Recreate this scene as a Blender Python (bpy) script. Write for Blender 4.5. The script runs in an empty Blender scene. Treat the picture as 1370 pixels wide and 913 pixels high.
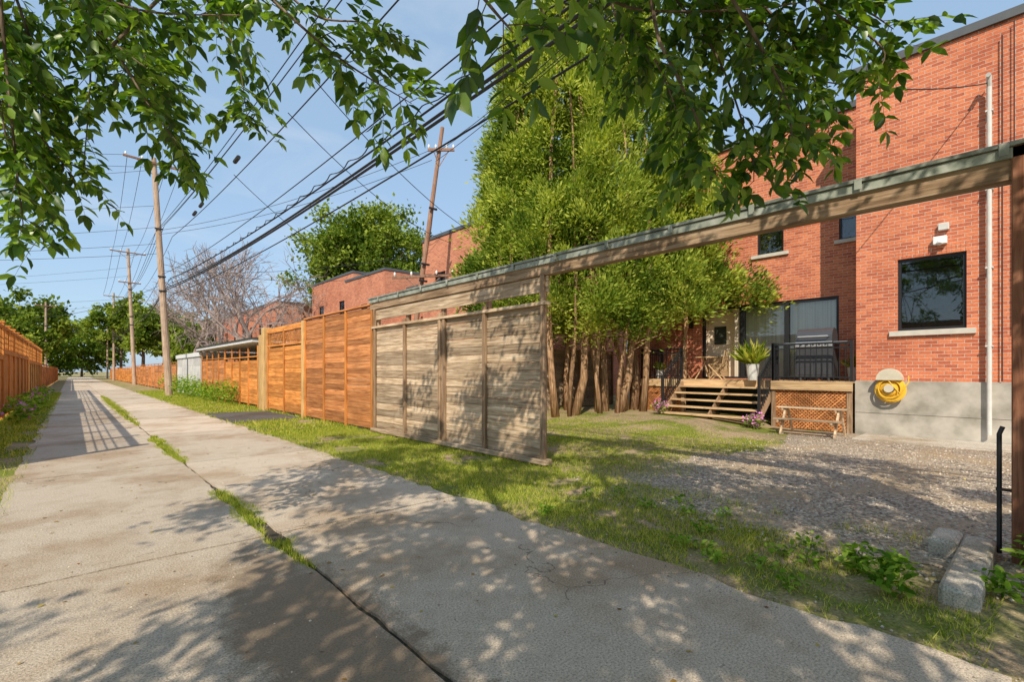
import bpy, math, random
import numpy as np
from mathutils import Vector, Matrix, noise
random.seed(7); rng=np.random.default_rng(7)
scene=bpy.context.scene
# World axes: +Y runs down the alley, +X is across it toward the brick house.

# ---------------------------------------------------------------- materials
def newmat(name):
    m=bpy.data.materials.new(name); m.use_nodes=True
    nt=m.node_tree; nt.nodes.clear()
    out=nt.nodes.new('ShaderNodeOutputMaterial')
    return m,nt,out
def ramp(nt,cols,fac):
    r=nt.nodes.new('ShaderNodeValToRGB')
    el=r.color_ramp.elements
    n=len(cols)
    for i,c in enumerate(cols):
        if isinstance(c[0],(tuple,list)): p,col=c[1],c[0]
        else: p,col=(0.3+0.4*i/max(1,n-1)),c
        e=el[i] if i<2 else el.new(p)
        e.position=p; e.color=(*col,1)
    nt.links.new(fac,r.inputs[0]); return r.outputs[0]
def pos(nt,scale=(1,1,1)):
    g=nt.nodes.new('ShaderNodeNewGeometry'); mp=nt.nodes.new('ShaderNodeMapping')
    mp.inputs['Scale'].default_value=scale
    nt.links.new(g.outputs['Position'],mp.inputs[0]); return mp.outputs[0]
def nz(nt,vec,scale,detail=4,rough=.55,dist=0):
    n=nt.nodes.new('ShaderNodeTexNoise'); n.inputs['Scale'].default_value=scale
    n.inputs['Detail'].default_value=detail; n.inputs['Roughness'].default_value=rough
    n.inputs['Distortion'].default_value=dist
    nt.links.new(vec,n.inputs['Vector']); return n.outputs['Fac']
def mth(nt,op,a,b=None,c=None,clamp=False):
    n=nt.nodes.new('ShaderNodeMath'); n.operation=op; n.use_clamp=clamp
    for i,x in enumerate((a,b,c)):
        if x is None: continue
        if isinstance(x,(int,float)): n.inputs[i].default_value=x
        else: nt.links.new(x,n.inputs[i])
    return n.outputs[0]
def mixc(nt,fac,a,b,mode='MIX'):
    n=nt.nodes.new('ShaderNodeMixRGB'); n.blend_type=mode
    for i,x in enumerate((fac,a,b)):
        if isinstance(x,(int,float)): n.inputs[i].default_value=x
        elif isinstance(x,tuple): n.inputs[i].default_value=(*x,1)
        else: nt.links.new(x,n.inputs[i])
    return n.outputs[0]
def attr(nt):
    a=nt.nodes.new('ShaderNodeAttribute'); a.attribute_name='rnd'; return a.outputs['Fac']
def bsdf(nt,out,col,rough=.7,bump=None,bs=.3,bd=.01,spec=.3,metal=0):
    p=nt.nodes.new('ShaderNodeBsdfPrincipled')
    if isinstance(col,tuple): p.inputs['Base Color'].default_value=(*col,1)
    else: nt.links.new(col,p.inputs['Base Color'])
    p.inputs['Roughness'].default_value=rough
    p.inputs['Specular IOR Level'].default_value=spec
    p.inputs['Metallic'].default_value=metal
    if bump is not None:
        b=nt.nodes.new('ShaderNodeBump'); b.inputs['Strength'].default_value=bs; b.inputs['Distance'].default_value=bd
        nt.links.new(bump,b.inputs['Height']); nt.links.new(b.outputs[0],p.inputs['Normal'])
    nt.links.new(p.outputs[0],out.inputs[0])
    return p
def grey(nt,k):
    cc=nt.nodes.new('ShaderNodeCombineXYZ')
    for i in range(3): nt.links.new(k,cc.inputs[i])
    return cc.outputs[0]
def pmat(name,cols,scale=1,stretch=(1,1,1),rough=.75,bs=.3,bd=.01,var=.35,spec=.25,metal=0,detail=4,dirt=0):
    m,nt,out=newmat(name)
    v=pos(nt,stretch); f=nz(nt,v,scale,detail)
    c=ramp(nt,cols,f)
    if var:
        c=mixc(nt,1.0,c,grey(nt,mth(nt,'MULTIPLY_ADD',attr(nt),var*2,1-var)),'MULTIPLY')
    if dirt:
        d=nz(nt,pos(nt),1.3,5); d=mth(nt,'MULTIPLY',mth(nt,'SUBTRACT',d,.45,clamp=True),dirt*4,clamp=True)
        c=mixc(nt,d,c,(.12,.10,.075))
    bsdf(nt,out,c,rough,f,bs,bd,spec,metal)
    return m
def wood(name,c1,c2,c3,horiz=True,var=.3,bs=.35,rough=.75):
    m,nt,out=newmat(name)
    st=(12,.9,16) if horiz else (14,14,.9)
    v=pos(nt,st); a=attr(nt)
    ad=nt.nodes.new('ShaderNodeVectorMath'); ad.operation='ADD'
    nt.links.new(v,ad.inputs[0]); nt.links.new(grey(nt,mth(nt,'MULTIPLY',a,37.)),ad.inputs[1])
    f=nz(nt,ad.outputs[0],1.6,5,.68,.6)
    c=ramp(nt,[(c1,.30),(c2,.5),(c3,.70)],f)
    c=mixc(nt,1.0,c,grey(nt,mth(nt,'MULTIPLY_ADD',a,var*2,1-var)),'MULTIPLY')
    big=nz(nt,pos(nt,(1,.8,1.2)),1.7,4); big=mth(nt,'MULTIPLY',mth(nt,'SUBTRACT',big,.48,clamp=True),3.5,clamp=True)
    c=mixc(nt,mth(nt,'MULTIPLY',big,.5),c,tuple(x*.45 for x in c2))
    bsdf(nt,out,c,rough,f,bs,.006,.2)
    return m
def brickmat(name,c1,c2,mort,bw=.215,bh=.075):
    m,nt,out=newmat(name)
    uv=nt.nodes.new('ShaderNodeUVMap'); uv.uv_map='UVMap'
    b=nt.nodes.new('ShaderNodeTexBrick')
    b.inputs['Scale'].default_value=1; b.inputs['Brick Width'].default_value=bw; b.inputs['Row Height'].default_value=bh
    b.inputs['Mortar Size'].default_value=.007; b.inputs['Mortar Smooth'].default_value=.3; b.inputs['Bias'].default_value=-.1
    b.inputs['Color1'].default_value=(*c1,1); b.inputs['Color2'].default_value=(*c2,1); b.inputs['Mortar'].default_value=(*mort,1)
    nt.links.new(uv.outputs[0],b.inputs['Vector'])
    f=nz(nt,pos(nt),.9,5); c=mixc(nt,mth(nt,'MULTIPLY',mth(nt,'SUBTRACT',f,.45,clamp=True),2.4,clamp=True),b.outputs['Color'],mixc(nt,1.0,b.outputs['Color'],(.66,.58,.58),'MULTIPLY'))
    f2=nz(nt,pos(nt),22,4,.7); c=mixc(nt,.6,c,mixc(nt,f2,(.1,.1,.1),(1,1,1)),'OVERLAY')
    h=mth(nt,'SUBTRACT',1.0,b.outputs['Fac'])
    bsdf(nt,out,c,.85,h,.6,.006,.2)
    return m
def leafmat(name,cols,transl=.35,big=2.0,gloss=.0):
    m,nt,out=newmat(name)
    a=attr(nt); f=nz(nt,pos(nt),big,2)
    k=mth(nt,'ADD',mth(nt,'MULTIPLY',a,.6),mth(nt,'MULTIPLY',f,.4))
    c=ramp(nt,cols,k)
    d=nt.nodes.new('ShaderNodeBsdfDiffuse'); nt.links.new(c,d.inputs[0])
    t=nt.nodes.new('ShaderNodeBsdfTranslucent'); nt.links.new(mixc(nt,1.0,c,(1.6,1.6,.6),'MULTIPLY'),t.inputs[0])
    mx=nt.nodes.new('ShaderNodeMixShader'); mx.inputs[0].default_value=transl
    nt.links.new(d.outputs[0],mx.inputs[1]); nt.links.new(t.outputs[0],mx.inputs[2])
    o=mx.outputs[0]
    if gloss:
        g=nt.nodes.new('ShaderNodeBsdfGlossy'); g.inputs['Roughness'].default_value=.4
        m2=nt.nodes.new('ShaderNodeMixShader'); m2.inputs[0].default_value=gloss
        nt.links.new(o,m2.inputs[1]); nt.links.new(g.outputs[0],m2.inputs[2]); o=m2.outputs[0]
    nt.links.new(o,out.inputs[0]); return m
def flat(name,col,rough=.6,metal=0,spec=.4,var=.08):
    return pmat(name,[tuple(x*(1-var) for x in col),tuple(min(1,x*(1+var)) for x in col)],6,rough=rough,bs=.05,var=0,spec=spec,metal=metal,detail=2)
def glassmat(name,tint=(.95,.97,.97)):
    m,nt,out=newmat(name)
    t=nt.nodes.new('ShaderNodeBsdfTransparent'); t.inputs[0].default_value=(*tint,1)
    g=nt.nodes.new('ShaderNodeBsdfGlossy'); g.inputs['Roughness'].default_value=.02
    f=nt.nodes.new('ShaderNodeFresnel'); f.inputs[0].default_value=1.45
    k=mth(nt,'MULTIPLY_ADD',f.outputs[0],1.0,.04,clamp=True)
    mx=nt.nodes.new('ShaderNodeMixShader'); nt.links.new(k,mx.inputs[0])
    nt.links.new(t.outputs[0],mx.inputs[1]); nt.links.new(g.outputs[0],mx.inputs[2]); nt.links.new(mx.outputs[0],out.inputs[0])
    return m

M={}
M['brick']=brickmat('red_brick',(.66,.20,.09),(.40,.10,.052),(.52,.39,.31))
M['brick2']=brickmat('orange_brick',(.62,.22,.11),(.42,.13,.07),(.50,.40,.32))
M['concfound']=pmat('foundation_concrete',[(.28,.26,.21),(.44,.40,.34),(.56,.51,.44)],2.2,rough=.9,bs=.2,var=.05,dirt=.35,detail=6)
M['sill']=flat('limestone_sill',(.55,.51,.44),.85)
M['black']=flat('black_metal',(.02,.02,.022),.4)
M['grill']=flat('grill_enamel',(.055,.055,.06),.3,spec=.7)
M['coping']=flat('roof_coping',(.09,.095,.10),.5)
M['roof']=flat('roof_gravel',(.22,.21,.2),.9)
M['glass']=glassmat('window_glass')
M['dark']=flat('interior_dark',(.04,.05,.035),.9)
M['curtain']=pmat('curtain_fabric',[(.55,.45,.34),(.80,.70,.57)],1,stretch=(20,20,.3),rough=.9,var=0)
M['intwall']=flat('interior_wall',(.88,.74,.56),.8)
M['woodG']=wood('weathered_wood',(.17,.105,.06),(.46,.33,.21),(.72,.58,.42),var=.36)
M['woodGv']=wood('weathered_wood_post',(.13,.075,.042),(.36,.23,.135),(.54,.40,.27),False)
M['woodO']=wood('orange_stained_wood',(.30,.10,.022),(.62,.24,.055),(.78,.37,.11),True,.3)
M['woodOv']=wood('orange_stained_post',(.28,.09,.02),(.58,.22,.052),(.72,.33,.10),False,.2)
M['woodB']=wood('brown_stained_wood',(.24,.085,.03),(.50,.195,.065),(.66,.32,.13),True,.36)
M['woodY']=wood('light_wood',(.36,.21,.07),(.58,.37,.15),(.7,.5,.25),False,.15)
M['woodP']=wood('gate_post_wood',(.10,.04,.022),(.23,.095,.052),(.36,.17,.095),False,.12)
M['beam']=wood('beam_wood',(.13,.075,.04),(.32,.21,.125),(.48,.36,.24),True,.1)
M['deck']=wood('deck_wood',(.30,.17,.08),(.54,.36,.19),(.66,.48,.28),True,.2)
M['galv']=pmat('galvanised_rail',[(.15,.16,.13),(.28,.30,.24),(.42,.42,.37)],5,rough=.6,bs=.2,var=.15,spec=.5,metal=.2)
M['whitegr']=pmat('painted_grey_wood',[(.45,.44,.42),(.62,.60,.57)],2,rough=.8,var=.15)
M['white']=flat('white_paint',(.78,.78,.76),.5)
M['pole']=wood('utility_pole_wood',(.28,.18,.12),(.48,.34,.24),(.6,.46,.34),False,.1)
M['pole2']=wood('dark_pole_wood',(.16,.085,.055),(.30,.165,.11),(.4,.25,.17),False,.1)
M['wire']=flat('cable_rubber',(.025,.025,.028),.6)
M['bark']=pmat('bark',[(.07,.048,.033),(.16,.115,.08),(.26,.2,.15)],2.2,stretch=(9,9,1.2),rough=.95,bs=.9,bd=.03,var=.15)
M['cedbark']=pmat('cedar_bark',[(.14,.07,.036),(.38,.22,.115),(.6,.40,.24)],2.2,stretch=(12,12,1.0),rough=.95,bs=.9,bd=.03,var=.25)
M['greybark']=pmat('grey_bark',[(.24,.18,.16),(.4,.32,.28)],2,rough=.95,var=.15)
M['leafN']=leafmat('ash_leaf',[(.035,.09,.01),(.10,.20,.018),(.23,.35,.045)],.5,2,.05)
M['leafT']=leafmat('maple_leaf',[(.06,.11,.014),(.16,.22,.032),(.30,.36,.06)],.3,.35)
M['leafC']=leafmat('cedar_frond',[(.045,.09,.015),(.21,.30,.042),(.50,.54,.10)],.35,.7)
M['grass']=leafmat('grass_blade',[(.12,.20,.02),(.34,.41,.045),(.60,.57,.14)],.4,.9)
M['weed']=leafmat('weed_leaf',[(.09,.19,.018),(.20,.34,.035),(.36,.48,.08)],.4,3)
M['litter']=leafmat('dry_leaf',[(.22,.12,.04),(.38,.26,.10),(.5,.42,.15)],.2,3)
M['pink']=flat('pink_petal',(.70,.20,.55),.6)
M['stone']=pmat('gravel_stone',[(.24,.19,.145),(.42,.35,.27),(.62,.54,.43)],5,rough=.9,var=.45)
M['steel']=flat('stainless_steel',(.6,.6,.6),.3,.6)
M['hose']=flat('yellow_hose',(.78,.46,.04),.45)
M['beige']=flat('beige_plastic',(.58,.52,.40),.5)
M['pot']=flat('grey_planter',(.6,.58,.54),.8)
M['trim']=flat('white_trim',(.7,.7,.68),.5)
M['joint']=pmat('joint_soil',[(.04,.032,.022),(.10,.08,.055)],30,rough=.95,var=0)

def groundmat():
    m,nt,out=newmat('soil_and_turf')
    f=nz(nt,pos(nt),.9,4,.6); g=nz(nt,pos(nt),45,3,.7)
    soil=ramp(nt,[((.20,.14,.08),.3),((.42,.31,.19),.55),((.60,.48,.33),.75)],g)
    turf=ramp(nt,[((.10,.13,.022),.3),((.22,.24,.05),.6),((.36,.32,.09),.8)],g)
    k=mth(nt,'MULTIPLY',mth(nt,'SUBTRACT',f,.45,clamp=True),7,clamp=True)
    bsdf(nt,out,mixc(nt,k,soil,turf),.95,g,.6,.02,.1); return m
M['ground']=groundmat()
def gravelmat():
    m,nt,out=newmat('gravel_ground')
    v=nt.nodes.new('ShaderNodeTexVoronoi'); v.inputs['Scale'].default_value=38
    nt.links.new(pos(nt),v.inputs['Vector'])
    sp=nt.nodes.new('ShaderNodeSeparateColor'); nt.links.new(v.outputs['Color'],sp.inputs[0])
    c=ramp(nt,[((.18,.14,.105),.1),((.38,.31,.235),.5),((.58,.49,.38),.95)],sp.outputs[0])
    f=nz(nt,pos(nt),1.1,4); c=mixc(nt,mth(nt,'MULTIPLY',mth(nt,'SUBTRACT',f,.46,clamp=True),5,clamp=True),c,(.42,.315,.20))
    bsdf(nt,out,c,.9,mth(nt,'SUBTRACT',1.0,v.outputs['Distance']),1.0,.02,.2); return m
M['gravel']=gravelmat()
def concmat(name,base,patch=False):
    m,nt,out=newmat(name)
    p=pos(nt)
    sp=nz(nt,p,80,3,.85); b1=nz(nt,p,.7,6,.62); b2=nz(nt,p,5,5,.7)
    c=ramp(nt,[(tuple(x*.34 for x in base),.30),(base,.5),(tuple(min(1,x*1.45) for x in base),.68)],sp)
    st=mth(nt,'MULTIPLY',mth(nt,'SUBTRACT',b1,.46,clamp=True),6.0,clamp=True)
    c=mixc(nt,mth(nt,'MULTIPLY',st,.75),c,mixc(nt,1.0,c,(.66,.55,.43),'MULTIPLY'))
    st2=mth(nt,'MULTIPLY',mth(nt,'SUBTRACT',b2,.5,clamp=True),4.5,clamp=True)
    c=mixc(nt,mth(nt,'MULTIPLY',st2,.45),c,mixc(nt,1.0,c,(.64,.57,.50),'MULTIPLY'))
    c=mixc(nt,1.0,c,grey(nt,mth(nt,'MULTIPLY_ADD',attr(nt),.24,.88)),'MULTIPLY')
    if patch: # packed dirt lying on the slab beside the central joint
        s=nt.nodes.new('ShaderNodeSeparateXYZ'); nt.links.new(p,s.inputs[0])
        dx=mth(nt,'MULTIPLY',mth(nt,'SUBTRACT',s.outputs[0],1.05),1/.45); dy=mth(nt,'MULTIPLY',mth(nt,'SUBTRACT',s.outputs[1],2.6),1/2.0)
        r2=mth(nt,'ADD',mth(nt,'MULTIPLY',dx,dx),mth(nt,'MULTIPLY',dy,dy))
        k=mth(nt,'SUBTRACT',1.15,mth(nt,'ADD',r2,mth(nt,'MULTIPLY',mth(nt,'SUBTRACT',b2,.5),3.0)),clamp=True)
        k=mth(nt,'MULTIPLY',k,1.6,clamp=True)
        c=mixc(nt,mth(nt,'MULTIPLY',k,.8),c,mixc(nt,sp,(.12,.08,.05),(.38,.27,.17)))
    w=nt.nodes.new('ShaderNodeTexVoronoi'); w.feature='DISTANCE_TO_EDGE'; w.inputs['Scale'].default_value=.33
    dn=nt.nodes.new('ShaderNodeTexNoise'); dn.inputs['Scale'].default_value=2.2; dn.inputs['Detail'].default_value=5
    nt.links.new(p,dn.inputs['Vector'])
    va=nt.nodes.new('ShaderNodeVectorMath'); va.operation='MULTIPLY_ADD'
    nt.links.new(dn.outputs['Color'],va.inputs[0]); va.inputs[1].default_value=(.9,.9,.0); nt.links.new(p,va.inputs[2])
    nt.links.new(va.outputs[0],w.inputs['Vector'])
    cr=mth(nt,'MULTIPLY',mth(nt,'LESS_THAN',w.outputs['Distance'],.002),mth(nt,'GREATER_THAN',b1,.50))
    c=mixc(nt,mth(nt,'MULTIPLY',cr,.6),c,(.09,.07,.055))
    bsdf(nt,out,c,.9,sp,.8,.012,.2); return m
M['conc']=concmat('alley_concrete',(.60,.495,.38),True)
M['pad']=concmat('pad_concrete',(.58,.52,.43))
M['asph']=concmat('asphalt_apron',(.12,.11,.10))

# ---------------------------------------------------------------- builders
def finish(me,name,parent=None,smooth=False):
    n=len(me.vertices); co=np.empty(n*3,dtype=np.float32); me.vertices.foreach_get('co',co); co=co.reshape(-1,3)
    c=(co.min(0)+co.max(0))/2; c[2]=co[:,2].min()
    me.update()
    nl=len(me.loops); npoly=len(me.polygons)
    vi=np.empty(nl,dtype=np.int32); me.loops.foreach_get('vertex_index',vi)
    nr=np.empty(npoly*3,dtype=np.float32); me.polygons.foreach_get('normal',nr); nr=np.abs(nr.reshape(-1,3))
    lt=np.empty(npoly,dtype=np.int32); me.polygons.foreach_get('loop_total',lt)
    ax=np.repeat(nr.argmax(1),lt); P=co[vi]
    uv=np.where((ax==0)[:,None],P[:,[1,2]],np.where((ax==1)[:,None],P[:,[0,2]],P[:,[0,1]]))
    l=me.uv_layers.new(name='UVMap'); l.data.foreach_set('uv',uv.astype(np.float32).ravel())
    me.vertices.foreach_set('co',(co-c).astype(np.float32).ravel())
    if smooth: me.polygons.foreach_set('use_smooth',np.ones(npoly,dtype=bool))
    me.update()
    o=bpy.data.objects.new(name,me); scene.collection.objects.link(o)
    o.location=Vector([float(x) for x in c])
    if parent:
        o.parent=parent; o.matrix_parent_inverse=Matrix.Translation(parent.location).inverted()
    return o
def empty(name,loc=(0,0,0)):
    e=bpy.data.objects.new(name,None); e.location=loc; e.empty_display_size=.3; scene.collection.objects.link(e); return e
class B:
    def __init__(s): s.V=[];s.F=[];s.MI=[];s.R=[]
    def add(s,vs,fs,m=0,r=None):
        o=len(s.V); r=random.random() if r is None else r
        s.V+= [tuple(v) for v in vs]; s.R+=[r]*len(vs)
        s.F+=[tuple(i+o for i in f) for f in fs]; s.MI+=[m]*len(fs)
    def box(s,x0,x1,y0,y1,z0,z1,m=0,r=None):
        vs=[(x,y,z) for z in (z0,z1) for y in (y0,y1) for x in (x0,x1)]
        s.add(vs,[(0,2,3,1),(4,5,7,6),(0,1,5,4),(2,6,7,3),(0,4,6,2),(1,3,7,5)],m,r)
    def obox(s,c,size,mat,m=0,r=None):
        hx,hy,hz=[q/2 for q in size]; c=Vector(c)
        vs=[c+mat@Vector((x,y,z)) for z in (-hz,hz) for y in (-hy,hy) for x in (-hx,hx)]
        s.add(vs,[(0,2,3,1),(4,5,7,6),(0,1,5,4),(2,6,7,3),(0,4,6,2),(1,3,7,5)],m,r)
    def bar(s,p0,p1,w,t,m=0,up=(0,0,1),r=None):
        p0=Vector(p0);p1=Vector(p1);d=(p1-p0);L=d.length;d.normalize()
        u=Vector(up)
        if abs(d.dot(u))>.95:u=Vector((1,0,0))
        a=d.cross(u).normalized(); b=a.cross(d)
        s.obox((p0+p1)/2,(t,L,w),Matrix((a,d,b)).transposed(),m,r)
    def tube(s,pts,rad,n=8,m=0,r=None,cap=True):
        pts=[Vector(p) for p in pts]
        if isinstance(rad,(int,float)): rad=[rad]*len(pts)
        vs=[];fs=[]; a=None
        for i,p in enumerate(pts):
            d=(pts[min(i+1,len(pts)-1)]-pts[max(i-1,0)]).normalized()
            if a is None:
                a=d.cross(Vector((0,0,1)) if abs(d.z)<.9 else Vector((1,0,0))).normalized()
            a=(a-d*a.dot(d)).normalized(); b=d.cross(a)
            for j in range(n):
                t=2*math.pi*j/n; vs.append(p+(a*math.cos(t)+b*math.sin(t))*rad[i])
        for i in range(len(pts)-1):
            for j in range(n): fs.append((i*n+j,i*n+(j+1)%n,(i+1)*n+(j+1)%n,(i+1)*n+j))
        if cap: fs.append(tuple(range(n-1,-1,-1))); fs.append(tuple((len(pts)-1)*n+j for j in range(n)))
        s.add(vs,fs,m,r)
    def build(s,name,mats,parent=None,smooth=False,bevel=0):
        me=bpy.data.meshes.new(name); me.from_pydata(s.V,[],s.F)
        for k in mats: me.materials.append(M[k])
        me.polygons.foreach_set('material_index',np.array(s.MI,dtype=np.int32))
        at=me.attributes.new('rnd','FLOAT','POINT'); at.data.foreach_set('value',np.array(s.R,dtype=np.float32))
        o=finish(me,name,parent,smooth)
        if bevel:
            b=o.modifiers.new('bevel','BEVEL'); b.width=bevel; b.segments=1; b.limit_method='ANGLE'
        return o
def npmesh(name,V,T,R,mats,parent=None,mi=None):
    me=bpy.data.meshes.new(name)
    k=T.shape[1]
    me.vertices.add(len(V)); me.vertices.foreach_set('co',V.astype(np.float32).ravel())
    me.loops.add(T.size); me.loops.foreach_set('vertex_index',T.astype(np.int32).ravel())
    me.polygons.add(len(T)); me.polygons.foreach_set('loop_start',np.arange(0,T.size,k,dtype=np.int32))
    for q in mats: me.materials.append(M[q])
    me.update(calc_edges=True)
    at=me.attributes.new('rnd','FLOAT','POINT'); at.data.foreach_set('value',R.astype(np.float32))
    return finish(me,name,parent)
T8v=np.array([(0,0,0),(.28,.42,.06),(.62,.40,.03),(1,0,-.12),(.62,-.40,.03),(.28,-.42,.06),(.28,0,-.03),(.62,0,-.05)])
T8f=np.array([(0,6,1),(1,6,7),(1,7,2),(2,7,3),(0,5,6),(6,5,7),(5,4,7),(4,3,7)])
T4v=np.array([(0,0,0),(.5,.5,.08),(1,0,-.05),(.5,-.5,.08)]); T4f=np.array([(0,2,1),(0,3,2)])
TBv=np.array([(0,-.5,0),(0,.5,0),(1,0,0)]); TBf=np.array([(0,1,2)])
def leaves(name,P,D,N,L,W,mats,tmpl=0,parent=None,R=None):
    tv,tf=((T4v,T4f),(T8v,T8f),(TBv,TBf))[tmpl]
    D=D/np.linalg.norm(D,axis=1,keepdims=True)
    S=np.cross(N,D); S/=np.linalg.norm(S,axis=1,keepdims=True)+1e-9
    Nn=np.cross(D,S)
    V=P[:,None,:]+tv[None,:,0:1]*(D*L[:,None])[:,None,:]+tv[None,:,1:2]*(S*W[:,None])[:,None,:]+tv[None,:,2:3]*(Nn*L[:,None])[:,None,:]
    n=len(P); k=len(tv)
    F=(tf[None]+(np.arange(n)*k)[:,None,None]).reshape(-1,3)
    if R is None: R=rng.random(n)
    return npmesh(name,V.reshape(-1,3),F,np.repeat(R,k),mats,parent)
def rdir(n): 
    a=rng.normal(size=(n,3)); return a/np.linalg.norm(a,axis=1,keepdims=True)
def ss(a,b,x):
    t=np.clip((x-a)/(b-a),0,1); return t*t*(3-2*t)
def gh(x,y): return .22*ss(9,13,x)*ss(4.2,7,y)

# ---------------------------------------------------------------- ground
xs=np.unique(np.concatenate([[-900,-300,-100,-30],np.arange(-8,20.1,.4),[30,60,120,300,900]]))
ys=np.unique(np.concatenate([[-900,-300,-100,-30],np.arange(-8,20.1,.4),np.arange(22,60,4),[80,120,200,400,1200]]))
X,Y=np.meshgrid(xs,ys,indexing='ij'); Z=gh(X,Y)
V=np.stack([X,Y,Z],-1).reshape(-1,3); nx,ny=len(xs),len(ys)
I=np.arange(nx*ny).reshape(nx,ny)
Q=np.stack([I[:-1,:-1],I[1:,:-1],I[1:,1:],I[:-1,1:]],-1).reshape(-1,4)
npmesh('ground',V,Q,np.full(len(V),.5),['ground'])

def gapw(u):
    w=.03
    for a,b,k in ((3.7,7.3,.17),(9.2,13.8,.2),(16.5,38,.32)):
        if a<u<b: w+=k*math.sin(math.pi*(u-a)/(b-a))**.6*(.65+.9*noise.noise(Vector((u*2.1,5,0))))
    return max(w,.02)
def jit(u,s,a): return a*(noise.noise(Vector((u*1.3,s,0)))+.6*noise.noise(Vector((u*5,s,3))))
al=B()
def slab(l,rf,u0,u1,zt=.025):
    n=max(3,int((u1-u0)/.15)); us=[u0+(u1-u0)*i/n for i in range(n+1)]
    xa,xb=l(u1),rf(u1); top=[(xb+(xa-xb)*i/14,u1+jit(xb+(xa-xb)*i/14,u1,.022)) for i in range(1,14)]
    xa,xb=l(u0),rf(u0); bot=[(xa+(xb-xa)*i/14,u0+jit(xa+(xb-xa)*i/14,u0-.03,.022)) for i in range(1,14)]
    ring=[(rf(u),u) for u in us]+top+[(l(u),u) for u in reversed(us)]+bot
    a=len(ring); vs=[(x,y,zt) for x,y in ring]+[(x,y,-.05) for x,y in ring]
    fs=[tuple(range(a))]+[(i,i+a,(i+1)%a+a,(i+1)%a) for i in range(a)]
    al.add(vs,fs,0)
u=-13.7
while u<170:
    s=4.6 if u<40 else 9.2
    slab(lambda q:-.6+jit(q,1,.09),lambda q:1.34-gapw(q)/2+jit(q,2,.03),u+.016,u+s-.016)
    slab(lambda q:1.34+gapw(q)/2+jit(q,3,.03),lambda q:3.37+jit(q,4,.14),u+.016,u+s-.016)
    u+=s
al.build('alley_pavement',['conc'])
j=B(); j.add([(-.45,-13,.004),(3.2,-13,.004),(3.2,160,.004),(-.45,160,.004)],[(0,1,2,3)]); j.build('pavement_joint_soil',['joint'])
ap=B(); ap.add([(3.4,15.6,.012),(5.45,15.9,.012),(5.45,19.6,.012),(3.4,20.2,.012)],[(0,1,2,3)]); ap.build('asphalt_apron',['asph'])
gb=B(); ring=[]
for i in range(30): ring.append((4.75+jit(i*.4,9,.25),-6+i*.33))
for i in range(24): ring.append((4.9+i*.36,3.7+.06*i*.36+jit(i*.5,11,.35)+(0.4*math.sin(i*.3))))
ring+= [(13.9,3.05),(13.9,-6)]
gb.add([(x,y,.006) for x,y in ring],[tuple(range(len(ring)))[::-1]]); gb.build('gravel_driveway',['gravel'])
pd=B(); pd.box(12.7,13.94,-5,2.9,-.05,.03); pd.build('concrete_pad',['pad'],bevel=.01)
n=14000
px=4.5+rng.random(n)**1.2*8.5; py=-2+rng.random(n)*6.6
k=(py<3.9+.4*np.sin(px))|(rng.random(n)<.25); px,py=px[k],py[k]
n2=1500; px=np.concatenate([px,3.1+np.abs(rng.normal(0,.8,n2)),rng.random(700)*3.6-.3]); py=np.concatenate([py,rng.random(n2)*10-1,rng.random(700)*9+1])
n=len(px); r=rng.random(n)**2*.014+.005; r[-2200:]*=.5
pz=np.where(px<3.4,.025,gh(px,py)+.006)
oc=np.array([(1,0,0),(0,1,0),(-1,0,0),(0,-1,0),(0,0,.8),(0,0,-.8)])
of=np.array([(0,1,4),(1,2,4),(2,3,4),(3,0,4),(1,0,5),(2,1,5),(3,2,5),(0,3,5)])
V=oc[None]*r[:,None,None]*(1+.5*rng.random((n,6,1)))
th=rng.random(n)*6.28; c,s=np.cos(th)[:,None],np.sin(th)[:,None]
V=np.stack([V[:,:,0]*c-V[:,:,1]*s,V[:,:,0]*s+V[:,:,1]*c,V[:,:,2]],-1)+np.stack([px,py,pz],-1)[:,None,:]
npmesh('gravel_stones',V.reshape(-1,3),(of[None]+(np.arange(n)*6)[:,None,None]).reshape(-1,3),np.repeat(rng.random(n),6),['stone'])
n=420; fx=np.concatenate([rng.random(180)*4-.5,3+rng.random(n-180)*6]); fy=np.concatenate([rng.random(180)*11+.8,rng.random(n-180)*9])
P=np.stack([fx,fy,np.where(fx<3.4,.03,.04)+gh(fx,fy)],-1); D=rdir(n); D[:,2]*=.1; N=rng.normal(0,.2,(n,3)); N[:,2]=1
L=.02+.03*rng.random(n); leaves('fallen_leaves',P,D,N,L,L*.6,['litter'],1)

# grass
GP=[];GL=[]
def grass(x0,x1,y0,y1,n,h,fn=None,thr=-.1):
    x=x0+rng.random(n)*(x1-x0); y=y0+rng.random(n)*(y1-y0)
    k=np.array([noise.noise(Vector((a*.9,b*.9,0)))+.5*noise.noise(Vector((a*4,b*4,7)))>thr for a,b in zip(x,y)])
    if fn is not None: k&=fn(x,y)
    x,y=x[k],y[k]; GP.append(np.stack([x,y,gh(x,y)],-1)); GL.append(h*(.5+rng.random(len(x))))
vf=lambda x,y: (rng.random(len(x))<ss(3.1,3.8,x))&((y>3.0)|(x<4.9)|(rng.random(len(x))<.1))&((y>1.6)|(rng.random(len(x))<.55))&~((y>15.8)&(y<19.8)&(x>3.45))
grass(3.1,5.5,.2,4,32000,.05,vf,-.15)
grass(3.1,5.5,4,13,80000,.055,vf,-.4)
grass(3.2,5.5,13,45,40000,.09,vf,-.3)
grass(5.5,12.6,3.4,11.3,80000,.055,lambda x,y:(y>3.7+.4*np.sin(x*1.7)+rng.random(len(x))*.8)&(rng.random(len(x))<1-ss(9.5,12.3,x)*.95),-.32)
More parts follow.
